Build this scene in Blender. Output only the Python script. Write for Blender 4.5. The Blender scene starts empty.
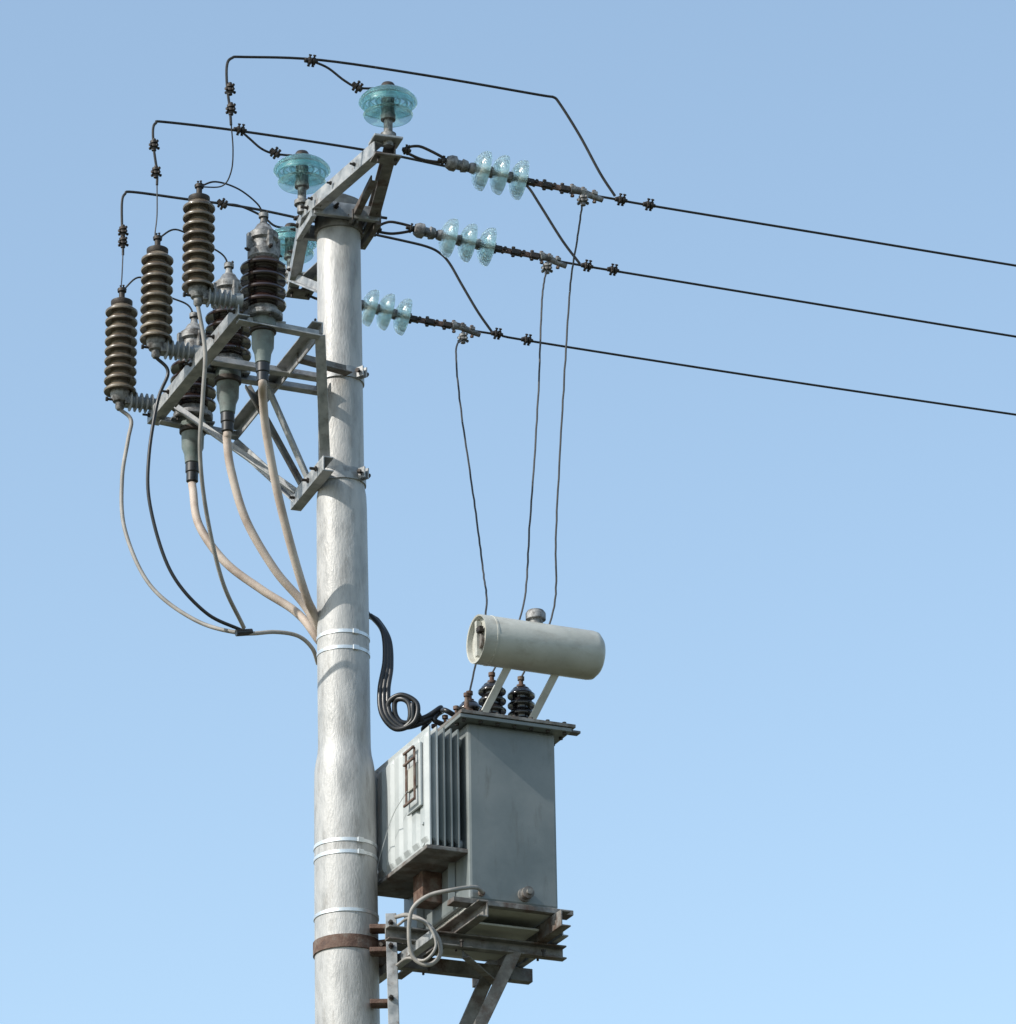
import bpy, math, random
from mathutils import Vector as V, Matrix
random.seed(4)
sc=bpy.context.scene
# ------------------------------------------------------------------ camera
FPX=4497.0
PITCH=math.radians(23.0); ROLL=math.radians(1.0)
C=V((0.717,-18.0,1.6))
Fw=V((0,math.cos(PITCH),math.sin(PITCH)))
R0=V((1,0,0)); U0=V((0,-math.sin(PITCH),math.cos(PITCH)))
Rr=R0*math.cos(ROLL)-U0*math.sin(ROLL); Ur=U0*math.cos(ROLL)+R0*math.sin(ROLL)
cd=bpy.data.cameras.new("camera"); cam=bpy.data.objects.new("camera",cd); sc.collection.objects.link(cam)
cd.sensor_fit='HORIZONTAL'; cd.sensor_width=36; cd.lens=FPX*36/1016; cd.clip_end=6000; cd.clip_start=0.1
m=Matrix((Rr,Ur,-Fw)).transposed().to_4x4(); m.translation=C; cam.matrix_world=m
sc.camera=cam
# survey helpers: single-view photogrammetry, every point gets a true depth plane
E1=V((0.95,0.312,0)).normalized(); E2=V((-E1.y,E1.x,0)); Z=V((0,0,1))
def ray(u,v): return Fw+Rr*((u-508)/FPX)-Ur*((v-512)/FPX)
def Q(u,v,t=0.0):
    d=ray(u,v); k=(t-E2.dot(C))/E2.dot(d); return C+d*k
def P(u,v,y=0.0):
    d=ray(u,v); return C+d*((y-C.y)/d.y)
def S(s,t,z): return E1*s+E2*t+Z*z
def scl(p):
    d=p-C; dist=d.dot(Fw); el=math.atan2(d.z,math.hypot(d.x,d.y))
    return FPX/dist, FPX/dist*math.cos(el)
TN,TM,TF=-0.7,0.0,0.7
# ------------------------------------------------------------------ materials
def newmat(n):
    M=bpy.data.materials.new(n); M.use_nodes=True; nt=M.node_tree; b=nt.nodes['Principled BSDF']; return M,nt,b
def mat(n,cols,rough=0.6,metal=0.0,scale=8,stretch=(1,1,1),bump=0.0,bscale=60,detail=6,lo=0.35,hi=0.65,spec=0.5,coat=0.0,rust=None,rlo=0.62,rhi=0.72,rscale=12,rstretch=(1,1,1)):
    M,nt,b=newmat(n); N=nt.nodes; L=nt.links
    tc=N.new('ShaderNodeTexCoord'); mp=N.new('ShaderNodeMapping'); mp.inputs['Scale'].default_value=stretch
    L.new(tc.outputs['Object'],mp.inputs[0])
    nz=N.new('ShaderNodeTexNoise'); nz.inputs['Scale'].default_value=scale; nz.inputs['Detail'].default_value=detail; nz.inputs['Roughness'].default_value=0.6
    L.new(mp.outputs[0],nz.inputs['Vector'])
    cr=N.new('ShaderNodeValToRGB'); el=cr.color_ramp.elements
    el[0].position=lo; el[1].position=hi; el[0].color=(*cols[0],1); el[1].color=(*cols[-1],1)
    if len(cols)==3:
        e=el.new((lo+hi)/2); e.color=(*cols[1],1)
    L.new(nz.outputs['Fac'],cr.inputs[0]); out=cr.outputs[0]
    if rust:
        mp2=N.new('ShaderNodeMapping'); mp2.inputs['Scale'].default_value=rstretch; mp2.inputs['Location'].default_value=(3.3,1.7,5.1)
        L.new(tc.outputs['Object'],mp2.inputs[0])
        n2=N.new('ShaderNodeTexNoise'); n2.inputs['Scale'].default_value=rscale; n2.inputs['Detail'].default_value=9; n2.inputs['Roughness'].default_value=0.7
        L.new(mp2.outputs[0],n2.inputs['Vector'])
        r2=N.new('ShaderNodeValToRGB'); r2.color_ramp.elements[0].position=rlo; r2.color_ramp.elements[1].position=rhi
        L.new(n2.outputs['Fac'],r2.inputs[0])
        mx=N.new('ShaderNodeMix'); mx.data_type='RGBA'; mx.inputs[7].default_value=(*rust,1)
        L.new(r2.outputs[0],mx.inputs[0]); L.new(out,mx.inputs[6]); out=mx.outputs[2]
    L.new(out,b.inputs['Base Color'])
    # roughness breaks up with the same noise
    mr=N.new('ShaderNodeMapRange'); mr.inputs['To Min'].default_value=max(rough-.12,.03); mr.inputs['To Max'].default_value=min(rough+.12,1)
    mr.inputs['From Min'].default_value=.3; mr.inputs['From Max'].default_value=.7
    L.new(nz.outputs['Fac'],mr.inputs['Value']); L.new(mr.outputs[0],b.inputs['Roughness'])
    b.inputs['Metallic'].default_value=metal
    b.inputs['Specular IOR Level'].default_value=spec; b.inputs['Coat Weight'].default_value=coat
    if bump>0:
        nb=N.new('ShaderNodeTexNoise'); nb.inputs['Scale'].default_value=bscale; nb.inputs['Detail'].default_value=5
        L.new(mp.outputs[0],nb.inputs['Vector'])
        bp=N.new('ShaderNodeBump'); bp.inputs['Strength'].default_value=bump; bp.inputs['Distance'].default_value=0.004
        L.new(nb.outputs['Fac'],bp.inputs['Height']); L.new(bp.outputs[0],b.inputs['Normal'])
    return M
def glass(n,col,dif,mixf=0.12,clear=.45,rough=0.0):
    M,nt,b=newmat(n); N=nt.nodes; L=nt.links
    b.inputs['Base Color'].default_value=(*col,1); b.inputs['Transmission Weight'].default_value=1.0
    b.inputs['Roughness'].default_value=rough; b.inputs['IOR'].default_value=1.5
    d=N.new('ShaderNodeBsdfDiffuse'); d.inputs[0].default_value=(*dif,1)
    tr=N.new('ShaderNodeBsdfTranslucent'); tr.inputs[0].default_value=(*dif,1)
    a=N.new('ShaderNodeMixShader'); a.inputs[0].default_value=0.5; L.new(d.outputs[0],a.inputs[1]); L.new(tr.outputs[0],a.inputs[2])
    tp=N.new('ShaderNodeBsdfTransparent'); tp.inputs[0].default_value=(*col,1)
    y=N.new('ShaderNodeMixShader'); y.inputs[0].default_value=clear
    L.new(b.outputs[0],y.inputs[1]); L.new(tp.outputs[0],y.inputs[2])
    x=N.new('ShaderNodeMixShader'); x.inputs[0].default_value=mixf
    L.new(y.outputs[0],x.inputs[1]); L.new(a.outputs[0],x.inputs[2])
    g=N.new('ShaderNodeBsdfGlossy'); g.inputs['Roughness'].default_value=.12
    z=N.new('ShaderNodeMixShader'); z.inputs[0].default_value=.06
    L.new(x.outputs[0],z.inputs[1]); L.new(g.outputs[0],z.inputs[2])
    L.new(z.outputs[0],N['Material Output'].inputs[0])
    return M
M_conc=mat("weathered_pole",[(.27,.268,.26),(.355,.352,.343),(.43,.425,.415)],rough=.5,metal=.12,scale=6,stretch=(3,3,1.0),bump=.5,bscale=40,lo=.3,hi=.64,rust=(.20,.19,.175),rlo=.52,rhi=.76,rscale=6,rstretch=(4,4,1.1))
M_galv=mat("galvanised_steel",[(.20,.21,.215),(.31,.32,.325),(.40,.40,.40)],rough=.5,metal=.3,scale=18,bump=.2,rust=(.10,.065,.045),rlo=.56,rhi=.74,rscale=14)
M_galvb=mat("steel_band",[(.55,.57,.58),(.7,.72,.73)],rough=.35,metal=.6,scale=10,bump=.1)
M_dark=mat("dark_iron",[(.020,.018,.016),(.055,.043,.036)],rough=.6,metal=.4,scale=40,bump=.3)
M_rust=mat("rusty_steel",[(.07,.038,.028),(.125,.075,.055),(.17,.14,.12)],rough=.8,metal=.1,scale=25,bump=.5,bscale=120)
M_rustd=mat("weathered_channel",[(.10,.095,.09),(.165,.16,.15),(.24,.235,.225)],rough=.75,metal=.15,scale=14,bump=.4,rust=(.085,.05,.035),rlo=.48,rhi=.66,rscale=9)
M_wire=mat("conductor",[(.020,.020,.020),(.042,.040,.038)],rough=.55,metal=.5,scale=60)
M_wire2=mat("thin_wire",[(.025,.025,.027),(.06,.06,.06)],rough=.6,metal=.2,scale=60)
M_arr=mat("arrester_porcelain",[(.065,.048,.034),(.12,.095,.068),(.175,.145,.105)],rough=.36,scale=14,bump=.15,spec=.5,coat=.2,rust=(.05,.04,.03),rlo=.5,rhi=.75,rscale=20)
M_brown=mat("brown_porcelain",[(.014,.009,.008),(.036,.019,.016)],rough=.18,scale=10,spec=.6,coat=.4)
M_poly=mat("grey_polymer",[(.19,.205,.21),(.28,.295,.30)],rough=.55,scale=20)
M_alu=mat("cast_aluminium",[(.16,.16,.16),(.31,.31,.305)],rough=.6,metal=.3,scale=30,bump=.4,rust=(.055,.05,.045),rlo=.44,rhi=.62,rscale=28)
M_green=mat("termination_boot",[(.10,.13,.12),(.17,.20,.19)],rough=.5,scale=15,rust=(.07,.07,.065),rlo=.48,rhi=.7)
M_black=mat("black_rubber",[(.009,.010,.011),(.018,.018,.020)],rough=.42,scale=20)
M_blackp=mat("black_porcelain",[(.008,.008,.009),(.02,.017,.017)],rough=.15,scale=20,coat=.4)
M_cream=mat("cream_cable",[(.32,.25,.205),(.43,.355,.30),(.50,.43,.37)],rough=.65,scale=7,bump=.2)
M_grayc=mat("grey_cable",[(.19,.18,.165),(.32,.30,.275)],rough=.6,scale=9)
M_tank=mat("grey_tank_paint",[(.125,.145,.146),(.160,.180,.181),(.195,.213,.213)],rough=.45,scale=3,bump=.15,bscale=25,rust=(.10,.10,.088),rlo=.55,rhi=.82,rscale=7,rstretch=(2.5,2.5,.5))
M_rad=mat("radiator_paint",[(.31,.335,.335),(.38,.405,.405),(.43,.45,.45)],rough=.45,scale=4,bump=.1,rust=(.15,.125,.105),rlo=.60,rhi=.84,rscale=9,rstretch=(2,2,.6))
M_cons=mat("cream_paint",[(.35,.35,.315),(.41,.41,.37),(.46,.46,.42)],rough=.42,scale=5,bump=.15,rust=(.26,.235,.19),rlo=.52,rhi=.85,rscale=8,rstretch=(1,1,2))
M_glT=glass("teal_glass",(.78,.955,.95),(.35,.66,.66),.09,.25)
M_glC=glass("clear_glass",(.92,.99,.985),(.75,.9,.9),.06,.35)
# ------------------------------------------------------------------ mesh helpers
class G:
    def __init__(s,name,loc=(0,0,0)):
        s.e=bpy.data.objects.new(name,None); s.e.location=loc; s.e.empty_display_size=.1
        sc.collection.objects.link(s.e); s.loc=V(loc)
def mk(name,verts,faces,mt,g,smooth=False,bevel=0,seg=2):
    me=bpy.data.meshes.new(name); me.from_pydata([tuple(v) for v in verts],[],faces); me.update()
    import bmesh
    bm=bmesh.new(); bm.from_mesh(me); bmesh.ops.recalc_face_normals(bm,faces=bm.faces); bm.to_mesh(me); bm.free()
    o=bpy.data.objects.new(name,me); sc.collection.objects.link(o); me.materials.append(mt)
    if smooth:
        for p in me.polygons: p.use_smooth=True
    if smooth=='auto':
        me.set_sharp_from_angle(angle=math.radians(40))
    if bevel>0:
        b=o.modifiers.new('bev','BEVEL'); b.width=bevel; b.segments=seg; b.limit_method='ANGLE'; b.angle_limit=math.radians(40)
    if g:
        o.parent=g.e; o.matrix_parent_inverse=Matrix.Translation(-g.loc)
    return o
def crom(pts,n=8,closed=False):
    p=[V(x) for x in pts]
    if len(p)<3: return [p[0].lerp(p[1],i/n) for i in range(n+1)]
    q=[2*p[0]-p[1]]+p+[2*p[-1]-p[-2]]; out=[]
    for i in range(1,len(q)-2):
        a,b,c,d=q[i-1],q[i],q[i+1],q[i+2]
        for k in range(n):
            t=k/n
            out.append(.5*((2*b)+(c-a)*t+(2*a-5*b+4*c-d)*t*t+(3*b-a-3*c+d)*t**3))
    out.append(p[-1]); return out
def tube(name,pts,r,mt,g,n=8,seg=10,smoothpath=True,wob=0):
    path=crom(pts,n) if smoothpath else [V(x) for x in pts]
    if wob:
        for i in range(1,len(path)-1): path[i]=path[i]+V([random.uniform(-wob,wob) for _ in range(3)])
    T=[]
    for i in range(len(path)):
        a=path[max(i-1,0)]; b=path[min(i+1,len(path)-1)]; T.append((b-a).normalized())
    nrm=T[0].orthogonal().normalized(); vs=[]; fs=[]
    for i,pnt in enumerate(path):
        nrm=(nrm-T[i]*nrm.dot(T[i])).normalized(); bn=T[i].cross(nrm)
        rr=r if not isinstance(r,(list,tuple)) else r[0]+(r[1]-r[0])*i/(len(path)-1)
        for k in range(seg):
            a=2*math.pi*k/seg; vs.append(pnt+nrm*rr*math.cos(a)+bn*rr*math.sin(a))
    for i in range(len(path)-1):
        for k in range(seg):
            k2=(k+1)%seg; fs.append((i*seg+k,i*seg+k2,(i+1)*seg+k2,(i+1)*seg+k))
    fs.append(tuple(range(seg-1,-1,-1))); L0=(len(path)-1)*seg; fs.append(tuple(range(L0,L0+seg)))
    return mk(name,vs,fs,mt,g,'auto')
def lathe(name,prof,org,axis,mt,g,seg=40,smooth='auto'):
    ax=V(axis).normalized(); nx=ax.orthogonal().normalized(); ny=ax.cross(nx); org=V(org); vs=[]; fs=[]
    closed=prof[0]==prof[-1]
    pr=prof[:-1] if closed else prof
    n=len(pr)
    for (r,h) in pr:
        r=max(r,1e-5)
        for k in range(seg):
            a=2*math.pi*k/seg; vs.append(org+ax*h+nx*r*math.cos(a)+ny*r*math.sin(a))
    for i in range(n if closed else n-1):
        i2=(i+1)%n
        for k in range(seg):
            k2=(k+1)%seg; fs.append((i*seg+k,i*seg+k2,i2*seg+k2,i2*seg+k))
    if not closed:
        fs.append(tuple(range(seg-1,-1,-1))); fs.append(tuple(range((n-1)*seg,n*seg)))
    return mk(name,vs,fs,mt,g,smooth)
def lathe_px(name,prof,p,mt,g,seg=40):
    sx,sz=scl(p); return lathe(name,[(r/sx,h/sz) for r,h in prof],p,Z,mt,g,seg)
def sheds(h0,h1,n,rc,ro,droop=0.3):
    """vertical stack of drooping sheds"""
    pr=[]; p=(h1-h0)/n
    pr.append((rc,h0))
    for i in range(n):
        b=h0+p*i
        pr+= [(rc,b+p*.22),(rc*1.05,b+p*.30),(ro*.86,b+p*.18),(ro*.97,b+p*.14),(ro,b+p*.24),(ro*.98,b+p*.38),(ro*.82,b+p*.56),(rc*1.25,b+p*.76),(rc,b+p*.9)]
    pr.append((rc,h1)); return pr
def box(name,c,ax,ay,az,hx,hy,hz,mt,g,bevel=.003):
    c=V(c); vs=[]
    for i in (-1,1):
        for j in (-1,1):
            for k in (-1,1): vs.append(c+ax*hx*i+ay*hy*j+az*hz*k)
    fs=[(0,1,3,2),(4,6,7,5),(0,4,5,1),(2,3,7,6),(0,2,6,4),(1,5,7,3)]
    return mk(name,vs,fs,mt,g,False,bevel)
def beam(name,p0,p1,w,h,kind,mt,g,t=.007,up=Z,roll=0,bev=.0015):
    p0=V(p0);p1=V(p1); d=(p1-p0).normalized(); x=d.cross(up)
    if x.length<.1: x=d.cross(V((0,1,0)))
    x.normalize(); y=x.cross(d)
    if roll:
        Rm=Matrix.Rotation(math.radians(roll),3,d); x=Rm@x; y=Rm@y
    if kind=='L': pr=[(0,0),(w,0),(w,t),(t,t),(t,h),(0,h)]
    elif kind=='U': pr=[(0,0),(w,0),(w,t),(t,t),(t,h-t),(w,h-t),(w,h),(0,h)]
    else: pr=[(0,0),(w,0),(w,h),(0,h)]
    n=len(pr); vs=[]
    for p in (p0,p1):
        for a,b in pr: vs.append(p+x*(a-w/2)+y*(b-h/2))
    fs=[tuple(range(n-1,-1,-1)),tuple(range(n,2*n))]
    for i in range(n): j=(i+1)%n; fs.append((i,j,n+j,n+i))
    return mk(name,vs,fs,mt,g,False,bev,1)
def bolt(p,ax,g,L=.03,r=.009,mt=None,name="bolt"):
    ax=V(ax).normalized(); mt=mt or M_dark
    lathe(name,[(r,0),(r,.008),(r*.55,.008),(r*.55,L),(r*.45,L+.002)],V(p)-ax*.002,ax,mt,g,6,False)
def clampc(name,p,d,g,r=.012,L=.03,mt=None):
    """parallel groove connector: body with collars and through bolts"""
    d=V(d).normalized(); mt=mt or M_dark; p=V(p)
    lathe(name,[(r*.7,-L),(r*.9,-L*.95),(r*.9,-L*.45),(r*1.5,-L*.4),(r*1.5,-L*.05),(r*.9,0),(r*.9,L*.1),(r*1.5,L*.2),(r*1.5,L*.6),(r*.8,L*.65),(r*.7,L)],p,d,mt,g,12)
    s=d.orthogonal().normalized(); s2=d.cross(s)
    for k,q in ((-.25,s),(.4,s2),(-.25,s2)):
        c=p+d*L*k
        lathe(name+"_bolt",[(r*.55,-r*2.1),(r*.55,-r*1.6),(r*.3,-r*1.6),(r*.3,r*1.9),(r*.6,r*1.9),(r*.6,r*2.4)],c,q,mt,g,6,False)
# ------------------------------------------------------------------ pole
pb=P(347.5,1024,0); pt=P(338.5,222,0); ax=(pt-pb)/(pt.z-pb.z)
def pole(z): return pb+ax*(z-pb.z)
def pz(v): return P(343,v,0).z
gp=G("utility_pole",pole(0))
prof=[]
def pr_(v,w):
    z=pz(v); p=pole(z); prof.append((w/2/scl(p)[0],z))
prof.append((.185,-.3)); prof.append((.175,pz(1024)-5.0))
for v,w in ((1024,65),(900,63.5),(790,61.5),(772,60.5),(764,58),(756,54.5),(748,53),(735,52.8),(600,52),(510,50.5),(497,49.5),(488,46.5),(478,45.8),(380,45),(226,43.5),(222,41)): pr_(v,w)
vs=[];fs=[];seg=64
zz=sorted(prof,key=lambda a:a[1])
for r,z in zz:
    c=pole(z)
    for k in range(seg): a=2*math.pi*k/seg; vs.append(c+V((math.cos(a)*r,math.sin(a)*r,0)))
for i in range(len(zz)-1):
    for k in range(seg): k2=(k+1)%seg; fs.append((i*seg+k,i*seg+k2,(i+1)*seg+k2,(i+1)*seg+k))
fs.append(tuple(range((len(zz)-1)*seg,len(zz)*seg)))
mk("pole_shaft",vs,fs,M_conc,gp,'auto')
def prad(z):
    for i in range(len(zz)-1):
        if zz[i][1]<=z<=zz[i+1][1]:
            f=(z-zz[i][1])/(zz[i+1][1]-zz[i][1]); return zz[i][0]+(zz[i+1][0]-zz[i][0])*f
    return zz[-1][0]
def band(name,v,hh,mt,g,th=.004,bolts=0,bdir=0,lug=.024):
    z=pz(v); p=pole(z); r=max(prad(z-hh),prad(z+hh))
    lathe(name,[(r-.01,-hh),(r+th,-hh),(r+th,hh),(r-.01,hh)],p,ax,mt,g,64)
    for i in range(bolts):
        a=math.radians(bdir+180*i); d=V((math.cos(a),math.sin(a),0)); t=V((-d.y,d.x,0))
        for s in (-1,1):
            box(name+"_lug",p+d*(r+lug*.8)+t*.012*s,d,t,Z,lug,.004,hh*.9,mt,g,.001)
        lathe(name+"_lug_bolt",[(.011,-.035),(.011,-.026),(.006,-.026),(.006,.028),(.011,.028),(.011,.036)],p+d*(r+lug*1.1),t,M_dark,g,6,False)
for v in (640,656,849,861):
    band("steel_strap",v,.0075,M_galvb,gp,.003)
    z=pz(v); a=math.radians(-60); d=V((math.cos(a),math.sin(a),0)); r=prad(z)
    box("strap_buckle",pole(z)+d*(r+.004),d,V((-d.y,d.x,0)),Z,.005,.014,.011,M_galvb,gp,.002)
band("steel_strap",919,.007,M_galvb,gp,.004)
band("rusty_band",950,.028,M_rust,gp,.007,1,-15)
band("clamp_band",380,.026,M_galv,gp,.007,1,-38)
band("clamp_band_lower",481,.028,M_galv,gp,.007,1,-38)
band("head_collar",228,.036,M_rustd,gp,.010,1,-55)
# ------------------------------------------------------------------ crossarm
zA=Q(392,150,TN).z
ga=G("crossarm",S(0,0,zA))
pc=pole(zA)
lathe("head_cap",[(prad(pz(224))+.012,-.05),(prad(pz(224))+.012,.045),(.06,.075),(.0,.078)],pole(pz(214)),ax,M_rustd,ga,40)
def A(s,t,dz=0): return V((pc.x,pc.y,0))+S(s,t,zA+dz)
Np,Lp,Fp,Rp=A(.005,-.70),A(-.155,-.03),A(-.0,.70),A(.155,.03)
beam("arm_channel_1",Np+E1*-.02,Lp,.05,.07,'U',M_galv,ga)
beam("arm_channel_2",Lp+Z*.002,Fp+E1*-.02,.05,.07,'U',M_galv,ga)
beam("arm_channel_3",Np+E1*.03,Rp,.05,.07,'U',M_rustd,ga,roll=180)
beam("arm_channel_4",Rp+Z*.002,Fp+E1*.03,.05,.07,'U',M_galv,ga,roll=180)
for q,n in ((Np,'near'),(Fp,'far')):
    box("end_plate_"+n,q+Z*.043+E1*.01,E1,E2,Z,.065,.05,.006,M_galv,ga)
    box("end_plate_low_"+n,q-Z*.043+E1*.01,E1,E2,Z,.06,.045,.005,M_rustd,ga)
    for s in (-.03,.05):
        bolt(q+Z*.049+E1*s+E2*.02,Z,ga); bolt(q-Z*.048+E1*s-E2*.015,-Z,ga,.025)
box("pole_seat_front",A(-.0,-.125,-.02),E1,E2,Z,.15,.012,.035,M_galv,ga)
box("pole_seat_back",A(-.0,.125,-.02),E1,E2,Z,.15,.012,.035,M_galv,ga)
for s in (-.13,.13):
    lathe("tie_bolt",[(.016,-.18),(.016,-.160),(.008,-.160),(.008,.155),(.016,.155),(.016,.17)],A(s,0,-.02),E2,M_dark,ga,8,False)
for s in (-.05,.06):
    bolt(A(s,-.137,-.01),-E2,ga,.035,.012)
box("side_plate",A(-.15,0,-.02),E1,E2,Z,.012,.13,.05,M_galv,ga)
box("side_plate",A(.15,0,-.02),E1,E2,Z,.012,.13,.05,M_rustd,ga)
for t in (-.09,.09):
    for s in (-.165,.165): bolt(A(s,t,-.01),E1*(1 if s>0 else -1),ga,.035,.012)
for f in (.25,.55,.8):
    bolt(Np.lerp(Lp,f)-E1*.045,-E1,ga,.02,.009); bolt(Lp.lerp(Fp,f)-E1*.045,-E1,ga,.02,.009)
beam("arm_brace_1",A(-.06,.55,-.04),pole(zA-.32)+E2*.09-E1*.03,.04,.04,'L',M_galv,ga)
beam("arm_brace_2",A(.02,-.5,-.04),pole(zA-.02)+E2*-.10+E1*.05,.03,.03,'L',M_rustd,ga)
# ------------------------------------------------------------------ pin insulators (toughened glass)
def pin_ins(u,v,t,k=1.0):
    base=Q(u,v,t)
    g=G("glass_pin_insulator",base)
    f=lambda pr:[(r*k,h*k) for r,h in pr]
    lathe_px("upper_glass_disc",f([(7,8),(12,9),(18,7),(25,3),(29,-1),(29.5,-3),(28,-4),(24,-.5),(18,3),(12,5),(7,4),(7,8)]),base,M_glT,g,56)
    for rr in (12,19,24.5):
        h=4.5-(rr-12)*.42
        lathe_px("glass_rib",f([(rr-.9,h),(rr+.9,h-.7),(rr+1.1,h-6),(rr,h-7),(rr-1.1,h-6),(rr-.9,h)]),base,M_glT,g,48)
    lathe_px("lower_glass_disc",f([(6,-5),(10,-6.5),(15,-10.5),(22,-13),(25,-15),(24,-16.5),(21,-15.5),(15,-12.8),(9,-9),(6,-8),(6,-5)]),base,M_glT,g,48)
    lathe_px("top_cap",f([(3,17),(6,16),(8,13),(9,10),(9,6),(4,4)]),base,M_dark,g,24)
    lathe_px("metal_core",f([(5.5,6),(6.6,2),(6.6,-14),(7.5,-15),(7.5,-20),(4.5,-21),(4.5,-34),(8,-34),(8,-38),(5,-38),(5,-46)]),base,M_alu,g,24)
    return base
D1=pin_ins(388,100,TN)
D2=pin_ins(302,168,-.03,.97); D3=pin_ins(291,240,TF,.93)
# ------------------------------------------------------------------ strain strings
def string(t,ins,start,link_end,clamp,k=1.0,ring=True):
    g=G("strain_insulator_string",Q(*ins[1],t))
    a=Q(*start,t); b=Q(*link_end,t); i0=Q(*ins[0],t); i2=Q(*ins[2],t)
    d=(i2-i0).normalized(); sx=scl(i0)[0]; f=k/sx
    for q in ins:
        p=Q(*q,t)
        lathe("glass_disc",[(5*f,-6*f),(8*f,-6.5*f),(14*f,-4.5*f),(18.5*f,-1*f),(20.5*f,3*f),(20.5*f,6*f),(19.3*f,6*f),(18.7*f,3*f),(16.5*f,.2*f),(12.5*f,-2.2*f),(8*f,-4.2*f),(5*f,-3.5*f),(5*f,-6*f)],p,d,M_glC,g,48)
        lathe("glass_rib",[(9*f,-3*f),(10.6*f,-2*f),(11.2*f,6*f),(10*f,6.6*f),(9.2*f,5*f),(9*f,-3*f)],p,d,M_glC,g,36)
        lathe("glass_rib_outer",[(13.8*f,-1.2*f),(15.2*f,-.4*f),(16*f,6.4*f),(15*f,7*f),(14.1*f,5*f),(13.8*f,-1.2*f)],p,d,M_glC,g,36)
        lathe("cap",[(3*f,-12*f),(5*f,-11*f),(5.8*f,-8*f),(5.8*f,-6*f),(4.2*f,-3*f),(2.4*f,2*f),(1.8*f,8*f)],p,d,M_alu,g,20)
    h=i0-d*14*f
    lathe("ball_socket",[(3*f,-22*f),(6*f,-21*f),(8*f,-17*f),(8*f,-12*f),(5*f,-10*f),(5*f,-6*f),(7*f,-5*f),(6*f,0),(3.5*f,2*f)],h,d,M_alu,g,20)
    s0=h-d*20*f
    mid=(a+s0)/2
    tube("shackle_bow",[a,a+(s0-a)*.25+Z*.03,mid+Z*.035,s0+Z*.004,mid-Z*.012+E2*.02,a-Z*.01],.0065,M_dark,g,6,8)
    clampc("shackle_pin",a+(s0-a)*.08,d,g,.010,.02)
    clampc("link",s0-d*.015,d,g,.010,.03)
    s=i2+d*9*f; n=5
    for j in range(n):
        p=s.lerp(b,(j+.4)/n); dd=(b-s).normalized()
        box("link_plate",p,dd,E2,dd.cross(E2),.022,.006 if j%2 else .013,.013,M_rust if j%2 else M_dark,g,.003)
        lathe("link_bolt",[(.009,-.024),(.009,-.017),(.005,-.017),(.005,.017),(.009,.017),(.009,.024)],p-dd*.012,E2 if j%2 else dd.cross(E2),M_dark,g,6,False)
    tube("link_rod",[s,b],.006,M_rust,g,2)
    c=Q(*clamp,t); dd=(c-b).normalized()
    tube("dead_end_clamp",[b,b.lerp(c,.4)+Z*.008,c,c+dd*.05-Z*.006],[.019,.012],M_alu,g,5,10)
    for q in (.1,.6,1.1):
        p=b.lerp(c,q)
        lathe("u_bolt",[(.009,-.030),(.009,-.022),(.0055,-.022),(.0055,.022),(.009,.022),(.009,.030)],p,Z,M_rust,g,6,False)
        box("keeper",p+Z*.012,dd,E2,Z,.012,.018,.008,M_alu,g,.002)
    return g
string(TN,[(480,170),(498,174),(517,179)],(403,149),(570,190),(592,196))
string(TM,[(447,237),(466,242),(485,246)],(374,229),(540,257),(556,262),.97)
string(TF,[(368,307),(384,311),(401,316)],(305,292),(452,326),(470,331),.93)
# ------------------------------------------------------------------ line conductors
def line(pts,t,cl,name="power_line"):
    P3=[Q(*p,t) for p in pts]; g=G(name,P3[0])
    a,b=P3[-2],P3[-1]; mm=(b.z-a.z)/((b-a).dot(E1)); ext=[]
    for s in range(2,52,2): ext.append(b+E1*s+Z*(mm*s+.0016*s*s))
    tube("conductor",P3+ext,.0056,M_wire,g,4,8)
    for c in cl:
        clampc("parallel_groove_clamp",Q(*c,t),E1+Z*mm,g,.012,.028)
line([(585,194),(620,200),(650,205.5),(830,235),(1018,266)],TN,[(621,200),(649,205)])
line([(552,260),(585,266),(615,271),(810,303),(1018,337)],TM,[(587,266),(613,270)])
line([(468,330),(500,335),(530,341),(760,377),(1018,415)],TF,[(497,334),(527,340)])
# ------------------------------------------------------------------ overhead jumpers
def jumper(t,pts,thin,cl,tapp,tend,tcl):
    g=G("jumper_wire",Q(*pts[0],t))
    tube("rigid_jumper",[Q(*p,t) for p in pts],.0062,M_wire,g,6,8,True)
    for (c,dv) in cl:
        clampc("connector",Q(*c,t),dv,g,.012,.030)
    tube("tap_wire",[Q(*p,t) for p in tapp]+[tend],.0055,M_wire,g,6,8)
    for c in tcl: clampc("tap_connector",Q(*c,t),E1*.6-Z*.5,g,.012,.026)
    return g
jumper(TN,[(615,196),(600,173),(580,136),(560,104),(553,97),(540,95),(430,76),(320,60),(245,57),(232,58),(227,65),(227,85),(230,110),(231,125)],None,
  [((230,89),Z),((231,109),Z),((311,61),E1)],[(312,61),(328,68),(345,81),(360,88)],D1+Z*.06,[(357,87)])
jumper(TM,[(580,264),(562,240),(540,205),(528,187),(518,182),(440,165),(365,150),(240,131),(165,122),(156,123),(153,130),(154,150),(157,172),(157,185)],None,
  [((154,145),Z),((156,172),Z),((240,130),E1)],[(241,131),(250,139),(262,149),(276,154)],D2+Z*.06,[(275,153)])
jumper(TF,[(492,332),(478,312),(462,285),(450,264),(441,254),(428,247),(400,240),(330,225),(250,208),(185,199),(133,192),(125,194),(122,202),(122,225),(123,240),(123,255)],None,
  [((123,231),Z),((123,242),Z),((300,219),E1)],[(225,204),(240,206),(262,216),(275,226)],D3+Z*.06,[(222,204)])
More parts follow.
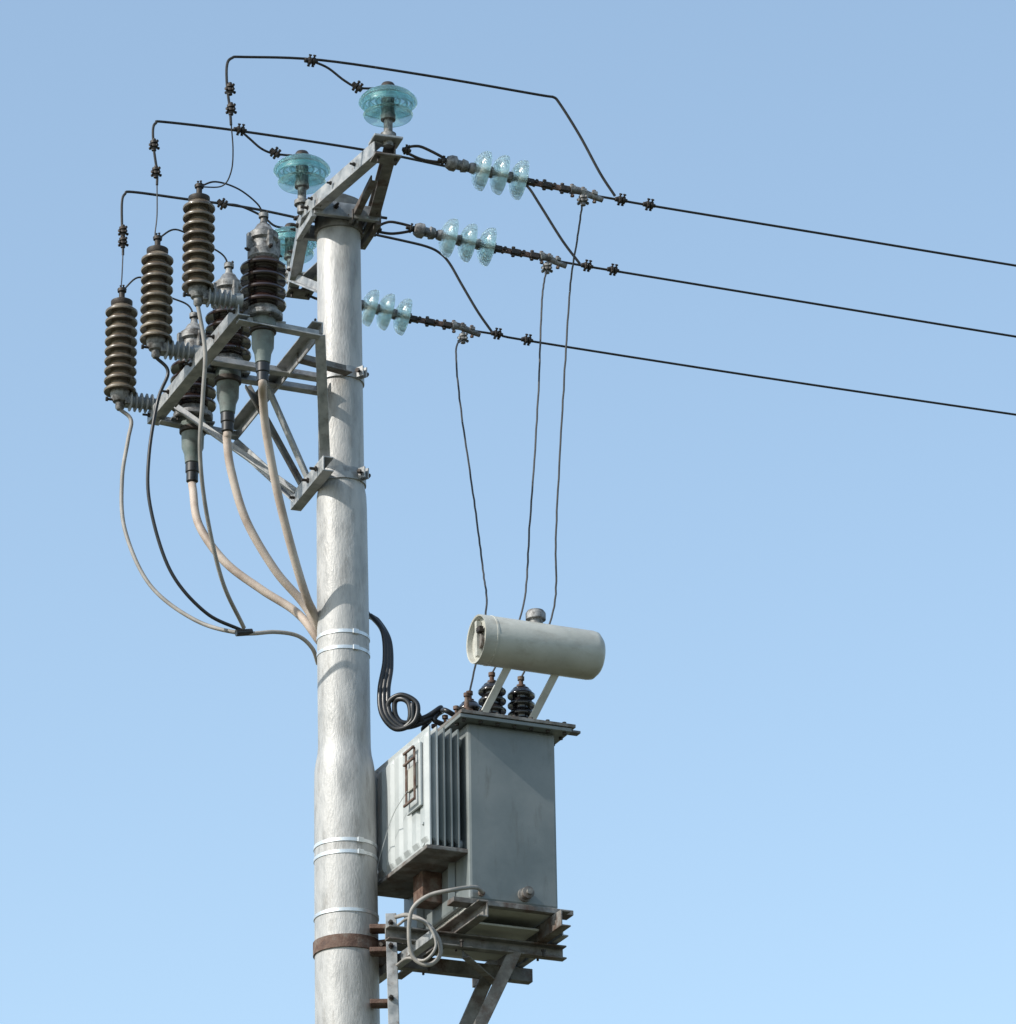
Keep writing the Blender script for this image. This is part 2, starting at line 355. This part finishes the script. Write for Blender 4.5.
# ------------------------------------------------------------------ surge arresters + terminations
gf=G("equipment_bracket",Q(236,366,0))
NL=Q(244,309,-.57); FL=Q(153,419,.60)
beam("front_rail",NL,FL,.055,.06,'L',M_galv,gf,roll=0)
B2a,B2b=Q(318,327,-.52),Q(232,434,.55)
beam("rear_rail",B2a,B2b,.05,.055,'L',M_galv,gf,roll=180)
for t,(u0,v0),(u1,v1) in ((-.54,(238,311),(320,327)),(.04,(196,363),(325,384)),(-.10,(212,352),(322,370)),(.52,(160,412),(238,428))):
    beam("cross_rail",Q(u0,v0,t)-Z*.03,Q(u1,v1,t)-Z*.03,.045,.045,'L',M_galv,gf)
for q in (.03,.25,.5,.75,.97):
    bolt(NL.lerp(FL,q)-E1*.03,-E1,gf,.03,.010); bolt(B2a.lerp(B2b,q)+Z*.03,Z,gf,.025,.010)
zL=pz(486); pl=pole(zL); rl=prad(zL)
beam("lower_seat",pl-E1*(rl+.02)-E2*.22,pl-E1*(rl+.04)+E2*.24,.05,.07,'U',M_galv,gf)
lo_n=pl-E1*(rl+.02)-E2*.17; lo_f=pl-E1*(rl+.04)+E2*.2
beam("strut_near",B2a-Z*.03+E1*.01,lo_n+Z*.05,.045,.045,'L',M_galv,gf)
beam("strut_far",B2b-Z*.03,lo_f+Z*.0,.04,.04,'L',M_galv,gf)
beam("strut_mid_1",Q(268,378,.0)-Z*.03,pl-E1*(rl+.03)+E2*.03+Z*.02,.032,.032,'L',M_galv,gf)
beam("strut_mid_2",Q(248,385,.18),pl-E1*(rl+.03)+E2*.12+Z*.02,.032,.032,'L',M_rustd,gf)
beam("strut_front",Q(176,402,.45)-Z*.02,pl-E1*(rl+.05)+E2*.18+Z*.03,.03,.03,'L',M_galv,gf)
beam("pole_arm",Q(300,352,-.25)-Z*.02,pole(pz(382))-E2*.14,.045,.05,'L',M_rustd,gf)
for q in (-.15,-.02,.18): bolt(pl-E1*(rl+.055)+E2*q,-E1,gf,.03,.012)
arr=[]
for (u,v,t) in ((198,290,-.55),(156,342,0.0),(120,394,.56)):
    b=Q(u,v,t); g=G("surge_arrester",b)
    lathe_px("porcelain_body",sheds(0,89,9,9.5,16.5),b,M_arr,g,40)
    lathe_px("top_terminal",[(10,88),(11,90),(11,93),(7,95),(3,96),(3,103),(4.5,103),(4.5,106),(2,107)],b,M_dark,g,20)
    lathe_px("base_fitting",[(3,-16),(4.5,-14),(4.5,-9),(7,-8),(9,-4),(10,0),(10,2)],b,M_alu,g,20)
    top=b+Z*(104/scl(b)[1]); bot=b-Z*(15/scl(b)[1])
    f=1/scl(b)[0]; o=b-Z*(7*f)+E1*(5*f)
    pr=[(6*f,0)]
    for i in range(5):
        h=(4+i*5.4)*f; pr+=[(6*f,h),(10*f,h+1.2*f),(10*f,h+2*f),(6*f,h+3.6*f)]
    pr+=[(6*f,33*f),(8*f,33*f),(8*f,40*f)]
    lathe("bracket_insulator",pr,o,E1,M_poly,g,28)
    box("bracket_strap",o+E1*(2*f),E1,E2,Z,.014,.028,.022,M_alu,g)
    lathe("bracket_bolt",[(.006,-.03),(.006,.05),(.011,.05),(.011,.06)],o+E1*(-6*f),-E1,M_dark,g,8)
    arr.append((top,bot))
ter=[]
for (u,v,t) in ((263,318,-.5),(228,368,0.02),(193,418,.52)):
    b=Q(u,v,t); g=G("cable_termination",b)
    lathe_px("porcelain_sheds",sheds(9,58,4,14,23.5),b,M_brown,g,44)
    lathe_px("mounting_flange",[(19,-2),(20,-1),(20,3),(15,4),(15,9)],b,M_alu,g,30)
    lathe_px("boot",[(5.5,-46),(7.5,-45),(8.5,-36),(11,-30),(11.5,-14),(13,-12),(13,-2)],b,M_green,g,28)
    lathe_px("boot_ring",[(12,-16),(13.5,-15),(13.5,-11),(12,-10)],b,M_dark,g,28)
    lathe_px("sealing_neck",[(4.6,-64),(6,-63),(6,-55),(7,-54),(7,-46),(5,-45)],b,M_black,g,20)
    lathe_px("metal_cap",[(14,57),(16,59),(16,66),(13,68),(12,76),(15,78),(15,84),(10,88),(7,93),(4,95),(3,101),(5,101),(5,105),(2,106)],b,M_alu,g,28)
    f=1/scl(b)[0]
    for k in range(4):
        a=k*math.pi/2+.5; d=V((math.cos(a),math.sin(a),0))
        box("cap_lug",b+Z*(74/scl(b)[1])+d*14*f,d,Z.cross(d),Z,4*f,2.5*f,9*f,M_alu,g,.002)
        bolt(b+Z*(66/scl(b)[1])+d*17*f,d,g,.016,.010)
        bolt(b-Z*.006+d*17*f,-Z,g,.02,.007)
    box("mount_plate",b-Z*.012+E2*.03,E1,E2,Z,.10,.04,.005,M_galv,gf)
    top=b+Z*(103/scl(b)[1]); bot=b-Z*(62/scl(b)[1]); ter.append((top,bot))
starts=[(231,122,TN),(157,182,TM),(123,252,TF)]
mids=[[(233,150),(231,172),(222,186)],[(157,215),(155,235)],[(122,275),(121,290)]]
for i in range(3):
    g=G("drop_lead",arr[i][0])
    s=Q(*starts[i]); tt=starts[i][2]
    ms=[Q(u,v,tt+(.15 if tt<0 else -.14 if tt>0 else 0)*((j+1)/len(mids[i]))) for j,(u,v) in enumerate(mids[i])]
    tube("lead",[s]+ms+[arr[i][0]],.0032,M_wire2,g,8,6)
    clampc("lead_lug",arr[i][0]+Z*.006,E1+Z*.3,g,.009,.02)
    a=arr[i][0];b=ter[i][0]; d=b-a
    tube("termination_lead",[a,a+d*.25+Z*(.06+.02*i),a+d*.6+Z*(.075-.01*i),a+d*.9+Z*.045,b],.0042,M_wire,g,8,6)
    clampc("termination_lug",b+Z*.004,E2+Z*.2,g,.010,.02)
# power cables
cab=[[(263,398),(266,430),(277,490),(292,550),(306,596),(317,622)],
     [(227,440),(231,470),(246,520),(275,570),(303,603),(318,630)],
     [(193,490),(199,525),(225,562),(262,590),(296,612),(317,638)]]
tv=(-.5,.02,.52)
for i in range(3):
    g=G("power_cable",ter[i][1])
    pts=[ter[i][1]+Z*.03,ter[i][1]-Z*.02]; n=len(cab[i])
    for j,(u,v) in enumerate(cab[i]):
        f=((j+1)/n); t=tv[i]*(1-f)+(.02+.05*i)*f
        pts.append(Q(u,v,t))
    e=pts[-1]; pts.append(V((pole(e.z).x-.03*(1-i),.165,e.z-.25))); pts.append(V((pole(1).x-.05*(1-i),.20,e.z-1.5)));pts.append(V((pole(0).x-.05*(1-i),.24,-.1)))
    tube("cable_sheath",pts,.0185,M_cream,g,12,12)
gth=[[(205,350),(203,395),(200,450),(206,510),(222,580),(244,628)],
     [(168,372),(158,400),(149,455),(150,505),(170,570),(205,612),(243,631)],
     [(131,420),(128,440),(122,480),(125,530),(150,585),(195,620),(240,633)]]
tva=(-.55,0,.56)
for i in range(3):
    g=G("earth_cable",arr[i][1])
    pts=[arr[i][1]]; n=len(gth[i])
    for j,(u,v) in enumerate(gth[i]):
        f=(j+1)/n; pts.append(Q(u,v,tva[i]*(1-f*f)+.02*f*f+.012*i*f))
    if i==2: pts+= [Q(275,632,.04),Q(298,636,.06),Q(312,648,.08),Q(318,664,.13)]
    tube("earth_sheath",pts,.0090 if i!=1 else .0078,M_grayc if i!=1 else M_black,g,10,10)
    if i==2: tube("joint_sleeve",[Q(236,633,.03),Q(252,632,.035)],.015,M_black,g,4,10)
# ------------------------------------------------------------------ droppers
drop=[([(583,200),(577,240),(570,290),(563,400),(556,530),(553,612)],TN),
      ([(547,268),(542,300),(538,400),(530,520),(522,612)],TM),
      ([(463,338),(456,352),(461,410),(474,500),(483,570),(486,612)],TF)]
# ------------------------------------------------------------------ transformer
KY=-.38
th=math.radians(24); d1=V((math.cos(th),math.sin(th),0)); d2=V((-math.sin(th),math.cos(th),0))
K=P(470,899,KY); Hh=(P(470,722,KY)-K).z
gt=G("distribution_transformer",K)
def T(a,b,h): return K+d1*a+d2*b+Z*h
TA,TB=.40,.72
box("tank",T(TA/2,TB/2,Hh/2),d1,d2,Z,TA/2,TB/2,Hh/2,M_tank,gt,.012)
box("tank_flange",T(TA/2,TB/2,Hh+.008),d1,d2,Z,TA/2+.055,TB/2+.05,.008,M_tank,gt,.002)
box("lid",T(TA/2+.01,TB/2,Hh+.026),d1,d2,Z,TA/2+.062,TB/2+.055,.0075,M_rustd,gt,.002)
for i in range(7):
    for b in (-.03,TB+.03):
        a=-.03+i*(TA+.06)/6
        lathe("rim_bolt",[(.009,-.032),(.009,-.022),(.005,-.022),(.005,.016),(.009,.016),(.009,.024)],T(a,b,Hh+.022),Z,M_dark,gt,6,False)
for i in range(9):
    for a in (-.035,TA+.04):
        lathe("rim_bolt",[(.009,-.032),(.009,-.022),(.005,-.022),(.005,.016),(.009,.016),(.009,.024)],T(a,.03+i*TB/9,Hh+.022),Z,M_dark,gt,6,False)
box("lifting_lug",T(TA+.085,.02,Hh+.024),d1,d2,Z,.035,.02,.006,M_rustd,gt)
box("tank_skirt",T(TA/2,TB/2,-.012),d1,d2,Z,TA/2-.02,TB/2-.02,.0115,M_cons,gt,.002)
def panel(a,b0,b1,h0,h1,mt,lob=7,big=1.0):
    n=lob*10; vs=[];fs=[]
    for side in (0,1):
        for i in range(n+1):
            b=b0+(b1-b0)*i/n; ph=(i%10)/10
            w=.003+.0095*(1 if .25<=ph<=.85 else 0.0 if ph<.12 or ph>.97 else .5)
            for h,ss in ((h0,0),(h0+.018,0),(h0+.04,1),(h1-.04,1),(h1-.018,0),(h1,0)):
                ww=.003+(w-.003)*ss
                vs.append(T(a+(ww if side else -ww*big),b,h))
    row=6; tot=(n+1)*row
    for side in (0,1):
        for i in range(n):
            for j in range(row-1):
                q=side*tot+i*row+j; fs.append((q,q+1,q+row+1,q+row))
    for i in range(n):
        for j in (0,row-1):
            q=i*row+j; fs.append((q,q+row,tot+q+row,tot+q))
    for i in (0,n):
        for j in range(row-1):
            q=i*row+j; fs.append((q,q+1,tot+q+1,tot+q))
    return mk("radiator_panel",vs,fs,mt,gt,False)
rh1=Hh-.03; rh0=rh1-.52
for i in range(5):
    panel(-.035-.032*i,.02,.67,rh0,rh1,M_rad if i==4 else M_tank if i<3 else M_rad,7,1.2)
for b in (.09,.60):
    for h in (rh0+.035,rh1-.035):
        tube("radiator_header",[T(.01,b,h),T(-.17,b,h)],.022,M_rad,gt,2,16)
    beam("radiator_tie",T(-.185,b-.03,rh0+.10),T(-.02,b-.03,rh0+.10),.012,.012,'B',M_rad,gt)
box("radiator_foot_bar",T(-.09,.345,rh0-.012),d1,d2,Z,.095,.33,.009,M_rustd,gt)
box("plate_backing",T(-.186,.135,rh1-.20),d1,d2,Z,.006,.075,.14,M_rad,gt,.003)
box("rating_plate",T(-.198,.13,rh1-.20),d1,d2,Z,.004,.05,.05,M_cons,gt,.002)
for b in (.085,.175):
    beam("plate_rail",T(-.207,b,rh1-.31),T(-.207,b,rh1-.08),.010,.010,'B',M_rust,gt)
for h in (-.31,-.13,-.08):
    beam("plate_rail",T(-.214,.075,rh1+h),T(-.214,.185,rh1+h),.010,.010,'B',M_rust,gt)
tube("seal_wire",[T(-.21,.16,rh1-.25),T(-.22,.3,rh1-.32),T(-.20,.5,rh1-.45),V((.145,-.06,T(0,0,rh0).z))],.0018,M_galvb,gt,8,5)
for b in (.16,.5):
    beam("side_stiffener",T(-.012,b,.02),T(-.012,b,rh0+.15),.03,.022,'B',M_tank,gt)
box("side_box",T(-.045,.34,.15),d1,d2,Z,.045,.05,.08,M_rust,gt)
lathe("drain_valve",[(.03,0),(.03,.008),(.022,.01),(.022,.03),(.026,.03),(.026,.045),(.012,.047),(.012,.06)],T(.245,-.0,.045),-d2,M_rustd,gt,20)
lathe("earth_boss",[(.014,0),(.014,.012),(.007,.012),(.007,.025)],T(.05,-.0,.03),-d2,M_rust,gt,8,False)
# conservator
c0=P(476.5,639,KY-.02); sx=scl(c0)[0]; rC=25.2/sx; Lc=.55
dcon=d1
cpr=[(0,.022),(rC*.90,.022),(rC*.93,.0),(rC*.99,-.002),(rC,.008),(rC,Lc-.03),(rC*.97,Lc-.01),(rC*.8,Lc+.008),(0,Lc+.014)]
lathe("conservator_tank",cpr,c0,dcon,M_cons,gt,64)
lathe("conservator_seam",[(rC-.003,.05),(rC+.0018,.052),(rC+.0018,.060),(rC-.003,.062)],c0,dcon,M_cons,gt,64)
lathe("oil_gauge",[(.036,0),(.036,.012),(.03,.014),(.03,.010),(.0,.010)],c0+dcon*.020-Z*.01,-dcon,M_rustd,gt,24)
box("gauge_bar",c0+dcon*.008,d2,dcon,Z,.010,.012,rC*.75,M_cons,gt,.002)
box("gauge_tab",c0+dcon*.006+Z*.035+d2*-.02,d2,dcon,Z,.02,.01,.012,M_dark,gt,.002)
tc_=c0+dcon*(.275)+Z*rC
lathe("filler_cap",[(.03,-.02),(.03,.018),(.043,.020),(.043,.048),(.035,.060),(.012,.064),(0,.064)],tc_,Z,M_alu,gt,24)
zt=K.z+Hh+.034
for a in (.14,.36):
    top=c0+dcon*(a)+d2*.01-Z*rC*.9
    foot=T(0,0,0)+d1*(a-.03)+d2*.10; foot.z=zt
    beam("conservator_support",foot+d1*-.02,top+d1*.01,.032,.012,'B',M_cons,gt,up=d2)
    box("support_foot",foot+Z*.004-d1*.01,d1,d2,Z,.04,.05,.004,M_cons,gt)
hv=[]
for a,b in ((.31,.14),(.175,.14),(.175,.38)):
    p=T(a,b,0); p.z=zt
    lathe("hv_bushing",[(.062,0),(.062,.012),(.048,.016),(.048,.03)]+[(r,h+.03) for r,h in sheds(0,.175,4,.036,.060)]+[(.03,.21)],p,Z,M_blackp,gt,28)
    lathe("hv_stud",[(.02,.205),(.02,.222),(.010,.222),(.010,.245),(.015,.245),(.015,.26)],p,Z,M_rust,gt,12)
    hv.append(p+Z*.255)
lv=[]
for b in (.26,.38,.50,.62):
    p=T(.06,b,0); p.z=zt
    lathe("lv_bushing",[(.035,0),(.035,.01),(.024,.014)]+[(r,h+.014) for r,h in sheds(0,.05,2,.018,.03)]+[(.016,.066)],p,Z,M_brown,gt,24)
    lathe("lv_terminal",[(.014,.066),(.014,.08),(.007,.08),(.007,.12),(.013,.12),(.013,.135)],p,Z,M_rust,gt,10)
    lv.append(p+Z*.09)
p=T(.04,.10,0);p.z=zt
lathe("thermometer_pocket",[(.03,0),(.03,.012),(.02,.014),(.02,.045),(.027,.048),(.027,.06),(.012,.068),(.008,.12),(.013,.12),(.013,.135)],p,Z,M_rust,gt,18)
for i,(pts,t) in enumerate(drop):
    g=G("drop_lead",Q(*pts[0],t)); P3=[]
    n=len(pts)
    for j,(u,v) in enumerate(pts):
        a=Q(u,v,t); f=max(0,(j)/(n-1)); yb=max(hv[i].y,c0.y+.28)+.02
        P3.append(P(u,v,a.y*(1-f)+yb*f))
    tube("dropper",P3+[hv[i]],.0044,M_wire2,g,12,6,wob=.0012)
    clampc("dropper_clamp",P3[0],Z,g,.013,.028,M_alu)
for i in range(3):
    g=G("low_voltage_cable",P(372,640,.1))
    e=lv[i]
    pts=[V((pole(9).x+.025*i,.19,P(372,560,.1).z)),P(364+i,611,.12),P(372+i*3,617+i*2,.08),P(383+i*3,632+i*4,.03),P(385+i*3,660+i*3,.0),P(380+i*4,690,-.03),P(382+i*4,714,-.05),P(396+i*4,729-i,-.06),P(414-i*2,722-i*2,-.08),P(417-i*4,704,-.08)]
    if i in(0,2):
        pts+=[P(402,695+i*2,-.07),P(389+i*3,702,-.05),P(390+i*3,716,-.04),P(405,727-i*2,-.04),P(426,721-i*2,-.04)]
    else: pts+=[P(424,722,-.04)]
    pts+=[P(441,712-i*2,.0),e+d1*-.05+Z*.02,e]
    tube("cable_sheath",pts,.0115,M_black,g,10,12)
# ------------------------------------------------------------------ platform
gq=G("transformer_platform",T(0,0,-.1))
hz=-.024-.04
for a in (.02,TA-.01):
    beam("cross_channel",T(a,-.09,hz),T(a,TB+.12,hz),.045,.07,'U',M_rustd,gq,roll=0 if a>.1 else 180)
hz2=hz-.035-.03
for b in (.17,.52):
    beam("main_channel",T(-.30,b,hz2),T(TA+.10,b,hz2),.045,.058,'U',M_rustd,gq,roll=0 if b<.3 else 180)
beam("packer",T(-.08,.02,hz+.052),T(TA+.06,.02,hz+.052),.07,.022,'B',M_rustd,gq)
beam("packer",T(-.08,.66,hz+.052),T(TA+.06,.66,hz+.052),.07,.022,'B',M_rustd,gq)
beam("end_angle",T(TA+.05,.05,hz2+.05),T(TA+.05,TB,hz2+.05),.03,.03,'L',M_galv,gq)
beam("end_angle",T(-.16,-.02,hz2-.045),T(-.16,TB-.05,hz2-.045),.04,.04,'L',M_galv,gq)
box("base_plate",T(TA/2,.31,hz-.002),d1,d2,Z,TA/2-.05,.22,.005,M_cons,gq)
for a in (.02,TA-.01):
    for b in (.14,.20,.49,.55): bolt(T(a,b,hz-.07),-Z,gq,.03,.010)
for b,da in ((.17,0),(.52,.02)):
    top=T(.28+da,b,hz2-.02); bot=pole(top.z-1.15)+d1*.12+d2*(.06 if b>.3 else -.06)
    beam("raking_strut",top,bot,.055,.055,'L',M_rustd,gq,roll=90)
beam("cross_brace",T(.05,.17,hz2-.05),T(.36,.52,hz2-.05),.035,.035,'L',M_rustd,gq)
u0=P(391,915,-.16); u1=V((u0.x+.03,u0.y,u0.z-1.6))
beam("upright_channel",u1,u0,.045,.05,'U',M_galv,gq,up=V((0,-1,0)))
for v in (925,948,1000):
    z=P(391,v,-.16).z
    box("upright_cleat",V((u0.x-.045,u0.y+.05,z)),V((1,0,0)),V((0,1,0)),Z,.045,.04,.010,M_rust,gq)
    bolt(V((u0.x,u0.y-.03,z)),V((0,-1,0)),gq,.03,.012)
beam("pole_tie",P(383,940,.0),T(-.15,.3,hz2+.03),.05,.05,'L',M_rustd,gq)
gh=G("earth_conduit",T(0,0,0))
tube("conduit",[T(.05,-.02,.03),T(.0,-.05,.035),P(452,890,-.5),P(428,896,-.5),P(412,910,-.5),P(409,935,-.48),P(413,957,-.46),P(428,965,-.46),P(440,955,-.46),P(438,938,-.46),P(425,922,-.44),P(408,915,-.3),P(396,917,-.19)],.0090,M_grayc,gh,10,10)
tube("conduit_2",[P(398,925,-.2),P(410,918,-.48),P(428,925,-.48),P(436,945,-.48),P(425,960,-.48),P(408,958,-.4),P(397,965,-.2)],.006,M_grayc,gh,10,10)
# ------------------------------------------------------------------ ground
M_gr=mat("ground_grass",[(.04,.05,.02),(.075,.075,.038),(.12,.10,.07)],rough=.88,scale=.6,bump=.6,bscale=6,detail=10)
gs=3000; n=40; vs=[];fs=[]
for i in range(n+1):
    for j in range(n+1):
        x=-gs+2*gs*i/n; y=-gs+2*gs*j/n; vs.append((x,y,0))
for i in range(n):
    for j in range(n): q=i*(n+1)+j; fs.append((q,q+1,q+n+2,q+n+1))
mk("ground",vs,fs,M_gr,None)
# ------------------------------------------------------------------ light
sd=V((-.70,-.42,.60)).normalized()
el=math.asin(sd.z); az=math.atan2(sd.x,sd.y)
ld=bpy.data.lights.new("sun","SUN"); ld.energy=5.0; ld.angle=math.radians(.5); ld.color=(1,.955,.88)
lo=bpy.data.objects.new("sun",ld); sc.collection.objects.link(lo); lo.rotation_euler=sd.to_track_quat('Z','Y').to_euler()
w=bpy.data.worlds.new("World"); sc.world=w; w.use_nodes=True; nt=w.node_tree
sk=nt.nodes.new('ShaderNodeTexSky'); sk.sky_type='NISHITA'; sk.sun_disc=False; sk.sun_elevation=el; sk.sun_rotation=az%(2*math.pi)
sk.air_density=1.0; sk.dust_density=1.0; sk.ozone_density=1.0
bg=nt.nodes['Background']; bg.inputs[1].default_value=.15
def vm(op,a,b):
    n=nt.nodes.new('ShaderNodeVectorMath'); n.operation=op; nt.links.new(a,n.inputs[0]); n.inputs[1].default_value=b; return n.outputs[0]
c=vm('MULTIPLY',sk.outputs[0],(.13,.13,.13))
gm=nt.nodes.new('ShaderNodeGamma'); gm.inputs[1].default_value=.78; nt.links.new(c,gm.inputs[0])
c=vm('MULTIPLY',gm.outputs[0],(1.50/.15,1.60/.15,1.58/.15))
nt.links.new(c,bg.inputs[0])
sc.view_settings.view_transform='Standard'; sc.view_settings.look='None'; sc.view_settings.exposure=0
